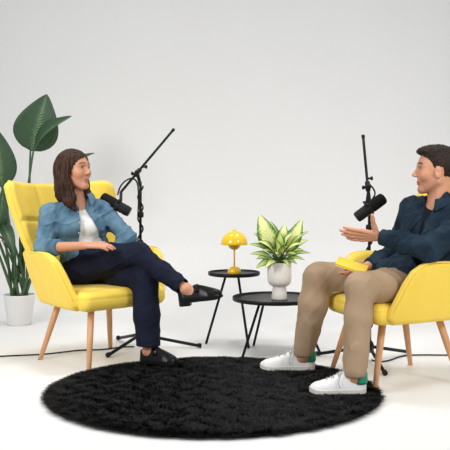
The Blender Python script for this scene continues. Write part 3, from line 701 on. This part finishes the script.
def sneaker(heel, d, parent, origin, L=.300, label=None):
    fr = shoe_frame(heel, d); H, R = fr; w = .052
    def fn(p):
        q = (p-H.astype(np.float32))@R.astype(np.float32); x, y, z = q.T
        hw = halfw(np.clip(x, 0, L), L, w)*(1-.28*np.clip((z-.03)/.07, 0, 1))
        top = np.interp(x/L, [0, .06, .2, .33, .45, .60, .75, .9, 1], [.112, .114, .108, .118, .104, .082, .066, .055, .036])
        e = 3.2; rad = ((np.abs(y)/np.maximum(hw, .004))**e+(np.clip(z, 0, 1)/top)**e)**(1/e)-1
        d1 = rad*np.minimum(hw+.01, .045)*.8
        d1 = np.maximum(d1, -x-.000+.0); d1 = np.maximum(d1, x-L+.004); d1 = np.maximum(d1, .012-z)
        hole = ell(q, (.066, 0, .136), (.046, .028, .042)); d1 = smax(d1, -hole, .008)
        return d1+folds(q, .0012, 60, 3)
    o = sdf_obj('sneaker', fn, H+np.array([-.36, -.36, -.02]), H+np.array([.36, .36, .16]), .004, M['sneaker'], parent, 2, origin=origin)
    if label: o['label'] = label
    sole_mesh('sole', fr, L, w+.004, 0.0, .024, M['sole'], o, origin)
    # heel tab
    t = MB(); P = lambda u, v: np.stack([.052-.054*np.sin(u*math.pi)**.7, .036*np.cos(u*math.pi), .048+.058*v], -1)
    V_, F_ = slab(P, 21, 9, .0045, .005); tb = mesh('heel_tab', V_@R.T+H-origin, F_, M['green'], o); tb['label'] = 'green heel tab'
    # laces and tongue
    lc = MB()
    for i in range(6):
        x = .115+.017*i; z = float(np.interp(x/L, [.33, .45, .60, .75], [.118, .104, .082, .066]))+.002; hw = .026-.0015*i; s = 1 if i % 2 else -1
        tube(lc, [np.array(p)@R.T+H-origin for p in spline([(x-.004*s, -hw, z-.010), (x, -hw*.5, z+.002), (x+.003*s, hw*.5, z+.002), (x+.006*s, hw, z-.010)], 5)], .0025, 6)
    for s in (-1, 1): tube(lc, [np.array(p)@R.T+H-origin for p in spline([(.112, 0, .118), (.118, s*.022, .118), (.140, s*.040, .090), (.150, s*.052, .060), (.140, s*.056, .034)], 6)], .0022, 6)
    lc.build('lace', M['lace'], o)
def loafer(heel, d, parent, origin, L=.245, up=None):
    fr = shoe_frame(heel, d); H, R = fr; w = .050
    def fn(p):
        q = (p-H.astype(np.float32))@R.astype(np.float32); x, y, z = q.T
        hw = halfw(np.clip(x, 0, L), L, w)*(1-.25*np.clip((z-.03)/.05, 0, 1))
        top = np.interp(x/L, [0, .08, .2, .38, .50, .62, .8, .93, 1], [.084, .082, .080, .104, .100, .090, .072, .057, .040])
        e = 2.8; rad = ((np.abs(y)/np.maximum(hw, .004))**e+(np.clip(z, 0, 1)/top)**e)**(1/e)-1
        d1 = rad*np.minimum(hw+.01, .04)*.8
        d1 = np.maximum(np.maximum(d1, -x), x-L+.004); d1 = np.maximum(d1, .014-z)
        return smax(d1, -ell(q, (.052, 0, .108), (.044, .020, .044)), .004)
    m = .30
    o = sdf_obj('loafer', fn, H-m, H+m, .004, M['loafer'], parent, 2, origin=origin)
    sole_mesh('sole', fr, L, w+.002, .006, .016, M['loafer'], o, origin)
    sole_mesh('heel', fr, L, w+.001, -.012+.0, .014, M['loafer'], o, origin, x1=.27)
    st = MB(); P = lambda u, v: np.stack([.108+.022*v, (.037-.004*v)*np.cos(math.pi*(.08+.84*u)), .046+(.058-.004*v)*np.sin(math.pi*(.08+.84*u))], -1)
    V_, F_ = slab(P, 21, 7, .003, .004); mesh('strap', V_@R.T+H-origin, F_, M['loafer'], o)
    return o

def collar(parent, C, R, origin, m, r0, r1, z0, z1, open_=.5, name='collar', tilt=.0, h=.0042, st=None):
    """fold-down collar round the neck; frame R columns: forward, left, up"""
    def P(u, v):
        a = math.pi+(2*u-1)*(math.pi-open_); fr = np.clip((np.abs(2*u-1)-.72)/.28, 0, 1)
        rr = r0+(r1-r0)*v**.8+fr*.006*v; z = z0+(z1-z0)*v-fr*.030*v-tilt*np.cos(a)*-1-fr*.010
        return np.stack([rr*np.cos(a)*1.0, rr*np.sin(a)*1.12, z], -1)
    V_, F_ = slab(P, 61, 13, h, .004); o = mesh(name, V_@R.T+C-origin, F_, m, parent)
    return o

# ---- the woman
def woman():
    O = np.array([-.80, 5.52, 0]); t = empty('person', O, 'seated woman with brown hair, open blue denim shirt and navy trousers, legs crossed', 'person')
    HC = at(75, 170.5, 5.60); HR = frame((.875, -.46, .06)); sc = 1.06; hf = head_fn('f')
    pel = np.array([-.875, 5.66, .565]); chest = np.array([-.915, 5.64, .84]); sh = np.array([-.92, 5.635, .955])
    SA = nrm([.92, .39, 0]); TF = nrm([.39, -.92, 0]); HA = nrm([.75, .66, 0])
    rs = np.array([-1.095, 5.57, .912]); ls = np.array([-.765, 5.70, .925])
    re = np.array([-1.10, 5.45, .695]); rw = np.array([-.825, 5.30, .722]); le = np.array([-.605, 5.63, .745]); lw = np.array([-.70, 5.60, .655])
    rh = np.array([-.90, 5.60, .56]); lh = np.array([-.80, 5.71, .545])
    rk = np.array([-.520, 5.38, .664]); ra = np.array([-.225, 5.20, .478]); lk = np.array([-.478, 5.37, .515]); la = np.array([-.450, 5.295, .10])
    hnd = hand(rw, (.97, -.05, .02), (.05, .30, -1), (.1, .9, .3), .98, ((.18, .22, .18), (.14, .25, .2), (.12, .25, .2), (.12, .3, .2)), .10, (.85, .6, .05), .1)
    hndl = hand(lw, (-.85, -.35, -.15), (0, 0, -1), (.3, -.9, 0), .86, (.3, .35, .25))
    rfd = nrm([.97, -.10, .13]); lfd = nrm([.90, -.42, 0]); heel_r = at(179, 304.5, 5.21); heel_l = np.array([-.502, 5.315, .027])
    def body(p):
        q = ((p-HC.astype(np.float32))@HR.astype(np.float32))/sc; d = hf(q.astype(np.float32))*sc
        d = smin(d, cone(p, HC+HR@np.array([-.022, 0, -.06]), sh+[.0, .0, -.01], .047, .054), .02)
        d = smin(d, etube(p, sh-[0, 0, .06], chest-[0, 0, .1], SA, (.14, .075), (.12, .08)), .05)
        d = smin(d, etube(p, chest-[0, 0, .1], pel, HA, (.115, .08), (.14, .10)), .05)
        L = [(rs, re, .038, .034), (re, rw, .036, .023), (ls, le, .038, .034), (le, lw, .034, .022)]
        L += [(sh-[0, 0, .02], rs, .04, .042), (sh-[0, 0, .02], ls, .04, .042)]
        L += [(rh, rk, .075, .052), (rk, ra, .048, .026), (lh, lk, .075, .052), (lk, la, .050, .032)]
        L += [(ra, heel_r+rfd*.090+[0, 0, .072], .026, .022), (ra, ra+rfd*.03+[0, 0, -.035], .026, .018), (ra, heel_r+rfd*.055+[0, 0, .045], .026, .018), (la, heel_l+lfd*.09+[0, 0, .045], .031, .018), (la, heel_l+lfd*.055+[0, 0, .045], .03, .018),
              (ra+rfd*.04+[0, 0, -.035], heel_r+rfd*.16+[0, 0, .036], .018, .014), (heel_l+lfd*.09+[0, 0, .045], heel_l+lfd*.16+[0, 0, .036], .018, .014)]
        d = limbs(p, L, .02, d)
        return limbs(p, hndl, .006, limbs(p, hnd, .006, d))
    tone = (.60, .285, .165)
    sdf_obj('body', body, (-1.16, 5.08, 0.0), (.06, 5.86, 1.34), .004, M['skin'], t, 1, skin_color(tone, (.50, .17, .13), (.07, .035, .025), (HC, HR, sc), 'f', hf), O)
    eye_objs(HC, HR, sc, hf, t, O, (.07, .03, .015), .0)
    # hair
    def hair(p):
        q = ((p-HC.astype(np.float32))@HR.astype(np.float32))/sc; s = q.copy(); s[:, 1] = np.abs(q[:, 1])
        d = ell(q, (-.022, 0, .034), (.108, .089, .098))
        d = limbs(s, [((-.02, .066, .02), (-.018, .086, -.09), .034, .036), ((-.018, .086, -.09), (.012, .084, -.175), .036, .026), ((.012, .084, -.175), (.040, .066, -.225), .028, .012),
                      ((.000, .072, .02), (-.004, .082, -.07), .018, .018), ((-.004, .082, -.07), (.034, .080, -.17), .018, .022),
                      ((-.06, .03, .0), (-.062, .04, -.13), .058, .048), ((-.062, .04, -.13), (-.040, .05, -.19), .045, .02)], .03, d)
        face = np.minimum(ell(q, (.082, 0, -.032), (.094, .090, .103)), ell(q, (.092, 0, -.12), (.060, .055, .09)))
        d = smax(d, -face, .010)
        part = .006*np.exp(-((q[:, 1]-.01)/.007)**2)*(q[:, 2] > .06)
        ang = np.arctan2(q[:, 1], q[:, 0]+.02)
        st = .0060*np.sin(ang*5+q[:, 2]*38)*np.clip((-.04-q[:, 2])/.08, 0, 1)+.0022*np.sin(ang*38+3*np.sin(q[:, 2]*22))+.0018*np.sin(ang*71+q[:, 2]*30)
        return d+part+st*np.clip((.09-q[:, 2])/.05, 0, 1)
    sdf_obj('hair', hair, HC-[.20, .20, .27], HC+[.20, .20, .16], .0036, M['hair_w'], t, 1, origin=O)
    # white top
    def torso(p, o):
        d = etube(p, sh-[0, 0, .055], chest-[0, 0, .02], SA, (.135+o, .072+o), (.142+o, .094+o))
        d = smin(d, etube(p, chest-[0, 0, .02], np.array([-.892, 5.65, .70]), SA, (.142+o, .096+o), (.125+o, .092+o)), .04)
        d = smin(d, etube(p, np.array([-.892, 5.65, .70]), pel+[0, 0, .03], HA, (.122+o, .092+o), (.150+o, .112+o)), .05)
        b = sh+TF*.085-[0, 0, .135]
        for s in (-1, 1): d = smin(d, ell(p, b+SA*s*.062, (.060+o, .055+o, .058+o)), .03)
        return d
    def top(p):
        d = torso(p, .004)+folds(p, .004, 32, 8, (0, 0, 1))
        neck = ell(p, sh+TF*.06+np.array([0, 0, .045]), (.062, .062, .075)); d = smax(d, -neck, .008)
        return smax(d, p[:, 2]-.955, .01)
    sdf_obj('top', top, (-1.13, 5.42, .50), (-.66, 5.86, 1.0), .005, M['white_top'], t, 1, origin=O)
    # denim shirt worn open
    def shirt(p):
        d = torso(p, .021)
        d = smin(d, etube(p, rs+SA*.012, ls-SA*.012, (0, 0, 1), (.058, .062), (.058, .062)), .04)
        dn = limbs(p, [(rs+[.004, 0, -.008], re, .058, .055), (re, re+(rw-re)*.34, .052, .046), (ls+[-.004, 0, -.012], le, .060, .052), (le, le+(lw-le)*.85, .050, .040)], .03)
        d = smin(d, dn, .025)
        d = smin(d, cone(p, sh+[0, 0, -.03], HC+HR@np.array([-.03, 0, -.13]), .075, .058), .03)
        d = d+folds(p, .008, 50, 21, (.2, 0, 1))
        cut = np.maximum(d, 0*d)
        # opening along the front
        q = p-sh.astype(np.float32); lat = q@SA.astype(np.float32); fw = q@TF.astype(np.float32); z = q[:, 2]
        c = np.interp(-z, [-.05, 0, .12, .22, .30], [.0, .004, .026, .058, .078]); hw = np.interp(-z, [-.08, -.02, .02, .12, .22, .30, .4], [.07, .04, .020, .045, .082, .098, .105])
        op = np.maximum(np.maximum(np.abs(lat-c)-hw, .02-fw), fw-.19)*.8
        d = smax(d, -op, .006)
        nk = cone(p, sh+[.0, 0, -.0], HC+HR@np.array([-.02, 0, -.06]), .056, .060); nk = np.maximum(nk, .955-p[:, 2]); d = smax(d, -nk, .006)
        hem = .565-p[:, 2]; d = smax(d, hem, .008)
        # cut forearm end clean
        a = nrm(rw-re); e = (p-(re+(rw-re)*.36).astype(np.float32))@a.astype(np.float32)
        near = cone(p, re, rw, .075, .075); return np.where(near < 0, np.maximum(d, e), d)
    so = sdf_obj('denim_shirt', shirt, (-1.19, 5.28, .53), (-.48, 5.88, 1.06), .0045, M['denim'], t, 1, origin=O)
    # turned-up cuff
    a = nrm(rw-re); c0 = re+(rw-re)*.24; c1 = re+(rw-re)*.39; cf = MB(); tube(cf, [c0-O, c0+(c1-c0)*.1-O, c1-(c1-c0)*.1-O, c1-O], [.046, .052, .050, .040], 24); cf.build('cuff', M['denim'], so)
    collar(so, sh+np.array([.012, -.012, .042]), frame(TF), O, M['denim'], .060, .090, .036, -.012, .50)
    bt = MB()
    for z, x in ((.845, -.868), (.775, -.872), (.715, -.868)):
        pass
    # front band edges with buttons on her right front
    for k in range(4):
        z = -.045-.062*k; c = float(np.interp(-z, [0, .12, .22, .30], [.004, .026, .058, .078])); hw = float(np.interp(-z, [.02, .12, .22, .30], [.020, .045, .082, .098]))
        p0 = sh+SA*(c-hw-.010)+[0, 0, z]; ts = np.linspace(.22, .02, 120); pts = (p0[None]+TF[None]*ts[:, None]).astype(np.float32)
        dd = shirt(pts); i = int(np.argmax(dd < 0))
        if dd[i] < 0: lathe(bt, [(0, 0), (.005, 0), (.0055, .002), (0, .0028)], c=pts[i].astype(float)-O, seg=12, axis=TF)
    bt.build('button', M['button'], so)
    # pocket flap seam lines (stitch tubes lying on the cloth)
    # trousers
    def trousers(p):
        d = etube(p, pel+[0, 0, .125], pel+[0, 0, -.02], HA, (.128, .104), (.172, .128))
        d = smin(d, limbs(p, [(rh, rh+(rk-rh)*.55+[0, 0, .010], .108, .094), (rh+(rk-rh)*.5+[0, 0, .010], rk, .094, .070), (rk, rk+(ra-rk)*.5, .069, .057), (rk+(ra-rk)*.5, ra-nrm(ra-rk)*.02, .057, .050)], .03), .04)
        l2 = limbs(p, [(lh, lk, .105, .078), (lk, lk+(la-lk)*.5, .080, .076), (lk+(la-lk)*.5, la+[0, 0, .035], .076, .072)], .03)
        d = smin(d, l2, .018)
        d = d+folds(p, .008, 34, 33, nrm(rk-rh))*(.35+.65*np.clip((p[:, 2]-.45)/.1, 0, 1))
        a = nrm(ra-rk); e = (p-(ra-a*.025).astype(np.float32))@a.astype(np.float32); near = cone(p, rk, ra, .10, .10); d = np.where((near < 0) & (p[:, 0] > -.40), np.maximum(d, e), d)
        d = np.where(p[:, 2] < .2, np.maximum(d, .134-p[:, 2]), d)
        # hollow hems
        h1 = np.maximum(cone(p, ra-a*.06, ra+a*.1, .043, .041), -((p-(ra-a*.055).astype(np.float32))@a.astype(np.float32)))
        h2 = np.maximum(cone(p, la, la+[0, 0, .08], .060, .060), p[:, 2]-.16)
        return smax(smax(d, -h1, .004), -h2, .004)
    sdf_obj('trousers', trousers, (-1.10, 5.08, .09), (-.14, 5.90, .80), .005, M['navy'], t, 1, origin=O)
    loafer(heel_r, rfd, t, O, .262); loafer(heel_l, lfd, t, O, .25)
woman()

# ---- the man
def man():
    O = np.array([1.0, 5.0, 0]); t = empty('person', O, 'seated man with short dark hair, dark denim jacket and khaki trousers, one hand raised', 'person')
    HC = at(434.5, 171, 4.95); HR = frame((-.99, .02, .0)); sc = 1.09; hf = head_fn('m')
    pel = np.array([1.07, 5.05, .55]); chest = np.array([1.14, 4.98, .82]); sh = np.array([1.18, 4.955, .955])
    ls = np.array([1.285, 4.80, .905]); rs = np.array([1.060, 5.10, .945]); SA = nrm(ls-rs); SA[2] = 0; SA = nrm(SA); TF = np.array([SA[1], -SA[0], 0]); TF = TF if TF[0] < 0 else -TF
    HA = nrm([.31, -.95, 0])
    le = at(430, 250, 4.66); lw = at(379.5, 236.5, 4.84); re = np.array([.985, 5.22, .69]); rw = np.array([.800, 5.05, .622])
    lh = np.array([1.08, 4.95, .53]); rh = np.array([1.03, 5.13, .53]); lk = np.array([.705, 4.70, .545]); la = np.array([.664, 4.60, .10]); rk = np.array([.538, 5.17, .555]); ra = np.array([.450, 5.155, .10])
    lhand = hand(lw, (-1, .04, .06), (-.05, .78, .60), (.1, -.6, .8), 1.15, ((.10, .12, .1), (.06, .15, .1), (.02, .15, .12), (-.02, .16, .14)), .02, (.35, .95, .10), -.15)
    # thumb stands up out of the palm side
    rhand = hand(rw, (-.85, -.40, -.30), (-.2, -.1, .95), (-.3, .9, 0), 1., ((.1, .25, .2), (.1, .3, .2), (.1, .3, .2), (.12, .3, .2)), .05, (.9, .45, .1), .2)
    lfd = nrm([-.985, -.02, 0]); rfd = nrm([-.985, .04, 0]); heel_l = np.array([.722, 4.60, .018]); heel_r = np.array([.516, 5.165, .020])
    def body(p):
        q = ((p-HC.astype(np.float32))@HR.astype(np.float32))/sc; d = hf(q.astype(np.float32))*sc
        d = smin(d, cone(p, HC+HR@np.array([-.025, 0, -.055]), sh+[.0, .0, -.01], .058, .066), .02)
        d = smin(d, etube(p, sh-[0, 0, .07], chest-[0, 0, .1], SA, (.15, .085), (.13, .09)), .05)
        d = smin(d, etube(p, chest-[0, 0, .1], pel, HA, (.13, .09), (.14, .10)), .05)
        L = [(ls, le, .045, .040), (le, lw, .040, .028), (rs, re, .045, .040), (re, rw, .040, .028), (sh-[0, 0, .02], rs, .05, .05), (sh-[0, 0, .02], ls, .05, .05),
             (lh, lk, .08, .055), (lk, la, .052, .034), (rh, rk, .08, .055), (rk, ra, .052, .034),
             (la, heel_l+lfd*.10+[0, 0, .045], .032, .024), (la, heel_l+lfd*.055+[0, 0, .045], .032, .026), (ra, heel_r+rfd*.10+[0, 0, .045], .032, .024), (ra, heel_r+rfd*.055+[0, 0, .045], .032, .026),
             (heel_l+lfd*.10+[0, 0, .045], heel_l+lfd*.23+[0, 0, .032], .024, .014), (heel_r+rfd*.10+[0, 0, .045], heel_r+rfd*.23+[0, 0, .032], .024, .014)]
        d = limbs(p, L, .02, d)
        return limbs(p, rhand, .006, limbs(p, lhand, .006, d))
    tone = (.62, .30, .18)
    sdf_obj('body', body, (.22, 4.54, 0.0), (1.40, 5.34, 1.35), .004, M['skin'], t, 1, skin_color(tone, (.50, .19, .14), (.04, .022, .016), (HC, HR, sc), 'm', hf), O)
    eye_objs(HC, HR, sc, hf, t, O, (.06, .04, .025))
    def hair(p):
        q = ((p-HC.astype(np.float32))@HR.astype(np.float32))/sc
        d = ell(q, (-.018, 0, .036), (.101, .0805, .090))
        d = smin(d, ell(q, (.044, 0, .098), (.046, .052, .020)), .02)
        d = smin(d, ell(q, (-.01, 0, .10), (.075, .055, .028)), .03)
        zl = np.interp(q[:, 0], [-.12, -.07, -.036, -.026, .012, .028, .042, .075, .11], [-.062, -.055, -.035, .018, .028, .040, .060, .086, .092])
        sb = np.maximum(np.abs(q[:, 0]-.016)-.007, -.022-q[:, 2]); zl = np.where(sb < 0, -.022, zl)
        d = smax(d, (zl-q[:, 2])*.75, .005)
        return d+.0014*np.sin(q[:, 0]*260+4*np.sin(q[:, 1]*60+q[:, 2]*40))+.0012*np.sin(q[:, 1]*240+3*np.sin(q[:, 0]*50))
    sdf_obj('hair', hair, HC-[.17, .17, .12], HC+[.17, .17, .17], .0036, M['hair_m'], t, 1, origin=O)
    def torso(p, o):
        d = etube(p, sh-[0, 0, .065], chest, SA, (.160+o, .090+o), (.160+o, .110+o))
        return smin(d, etube(p, chest, pel+[0, 0, -.02], HA, (.155+o, .112+o), (.160+o, .120+o)), .05)
    def tee(p):
        d = torso(p, .002); return smax(d, -cone(p, sh+[0, 0, .02], sh+[0, 0, .12], .066, .066), .006)
    sdf_obj('t_shirt', tee, (.86, 4.70, .44), (1.40, 5.28, 1.02), .006, M['black_tee'], t, 1, origin=O)
    def jacket(p):
        d = torso(p, .020)
        d = smin(d, etube(p, rs+SA*.01, ls-SA*.01, (0, 0, 1), (.064, .070), (.064, .070)), .04)
        d = smin(d, limbs(p, [(ls+[0, 0, -.012], le, .072, .064), (le, le+(lw-le)*.5, .060, .052), (le+(lw-le)*.5, lw+(le-lw)*.04, .052, .040),
                              (rs+[0, 0, -.012], re, .070, .058), (re, rw+(re-rw)*.05, .056, .043), (np.array([1.08, 5.03, .63]), np.array([.885, 5.01, .605]), .11, .062), (np.array([1.14, 4.92, .62]), np.array([.985, 4.895, .605]), .11, .088)], .03), .025)
        d = smin(d, cone(p, sh+[0, 0, -.02], HC+HR@np.array([-.03, 0, -.14]), .085, .070), .03)
        d = d+folds(p, .014, 40, 57, (.3, -.2, .9))*(.25+.75*np.clip((p[:, 2]-.60)/.12, 0, 1))
        q = p-sh.astype(np.float32); lat = q@SA.astype(np.float32); fw = q@TF.astype(np.float32); z = q[:, 2]
        hw = np.interp(-z, [-.08, 0, .05, .12, .25, .45], [.06, .035, .016, .010, .022, .05])
        d = smax(d, -np.maximum(np.maximum(np.abs(lat+.0)-hw, .02-fw), fw-.20)*.8, .005)
        nk = np.maximum(cone(p, sh, HC+HR@np.array([-.02, 0, -.06]), .070, .070), .96-p[:, 2]); d = smax(d, -nk, .006)
        a = nrm(lw-le); e = (p-(lw-a*.012).astype(np.float32))@a.astype(np.float32); near = cone(p, lw, lw+a*.1, .08, .08); d = np.where(near < 0, np.maximum(d, e), d)
        a2 = nrm(rw-re); e2 = (p-(rw-a2*.01).astype(np.float32))@a2.astype(np.float32); n2 = cone(p, rw, rw+a2*.1, .07, .07); d = np.where(n2 < 0, np.maximum(d, e2), d)
        return smax(d, .49-p[:, 2], .008)
    jo = sdf_obj('denim_jacket', jacket, (.72, 4.55, .46), (1.52, 5.36, 1.09), .0048, M['denimd'], t, 1, origin=O)
    a = nrm(lw-le); cf = MB(); c1 = lw-a*.008; c0 = c1-a*.058; tube(cf, [p-O for p in (c0, c0+a*.006, c1-a*.006, c1)], [.040, .0455, .0445, .036], 28); co = cf.build('cuff', M['denimd'], jo)
    b = MB(); lathe(b, [(0, 0), (.0065, 0), (.007, .002), (0, .003)], c=c1-a*.022+np.array([0, -.0450, .004])-O, seg=12, axis=(0, -1, 0)); b.build('button', M['metal'], co)
    collar(jo, sh+np.array([-.006, 0, .016]), frame(TF), O, M['denimd'], .072, .102, .042, .0, .42, h=.005)
    # shirt collar/stitching line down the front and a chest pocket flap
    st = MB()
    for off in (.030, ):
        pts = []
        for z in np.linspace(-.08, -.30, 24):
            ts = np.linspace(.24, .02, 120); p0 = sh+SA*off+[0, 0, z]; P = (p0[None]+TF[None]*ts[:, None]).astype(np.float32); dd = jacket(P); i = int(np.argmax(dd < 0))
            if dd[i] < 0: pts.append(P[i].astype(float)-O)
        if len(pts) > 3: tube(st, pts, .0014, 5)
    for zz in (-.125, -.165):
        pts = []
        for l in np.linspace(.055, .145, 18):
            ts = np.linspace(.24, .0, 120); p0 = sh+SA*l+[0, 0, zz-(.012*math.sin((l-.055)/.09*math.pi) if zz < -.13 else 0)]; P = (p0[None]+TF[None]*ts[:, None]).astype(np.float32); dd = jacket(P); i = int(np.argmax(dd < 0))
            if dd[i] < 0: pts.append(P[i].astype(float)-O)
        if len(pts) > 3: tube(st, pts, .0014, 5)
    if st.v: st.build('stitching', M['seamd'], jo)
    def trousers(p):
        d = etube(p, pel+[0, 0, .03], pel+[0, 0, -.02], HA, (.165, .125), (.175, .130))
        def leg(h, k, a, m_=.072): return limbs(p, [(h, h+(k-h)*.6, .098, .088), (h+(k-h)*.55, k, .088, .080), (k, k+(a-k)*.35, .078, m_), (k+(a-k)*.35, a+[0, 0, .03], m_, .059)], .03)
        l1 = leg(lh, lk, la); l2 = leg(rh, rk, ra, .080)
        d = smin(d, smin(l1, l2, .012), .04)+folds(p, .008, 26, 91, (.1, 0, 1))
        d = np.where(p[:, 2] < .25, np.maximum(d, .088-p[:, 2]), d)
        for a in (la, ra): d = smax(d, -np.maximum(cone(p, a, a+[0, 0, .08], .053, .053), p[:, 2]-.100), .004)
        return d
    sdf_obj('trousers', trousers, (.35, 4.50, .08), (1.30, 5.30, .72), .005, M['khaki'], t, 1, origin=O)
    sneaker(heel_l, lfd, t, O, .292); sneaker(heel_r, rfd, t, O, .315)
man()

# ---- yellow notebook in the man's far hand
def notebook():
    a, b = at(338, 261, 4.99), at(366, 270.5, 4.93); c = (a+b)/2; d = nrm(b-a); n = nrm(np.array([.2, -.78, .55])); n = nrm(n-d*np.dot(n, d)); s = np.cross(n, d)
    R = np.stack([d, s, n], 1); L = np.linalg.norm(b-a)+.01
    t = empty('notebook', c, 'thin yellow notebook held in the lap of the man by his far hand', 'notebook')
    k = MB(); rbox(k, (0, 0, .005), (L, .056, .0025), .001, R); k.v = [tuple(np.array(x)) for x in k.v]; k.build('cover', M['paper'], t, False)
    k = MB(); rbox(k, (0, 0, 0), (L*.98, .053, .006), .001, R); k.build('pages', M['paper'], t, False)
    k = MB(); rbox(k, (0, 0, -.005), (L, .056, .0025), .001, R); k.build('cover', M['paper'], t, False)
notebook()
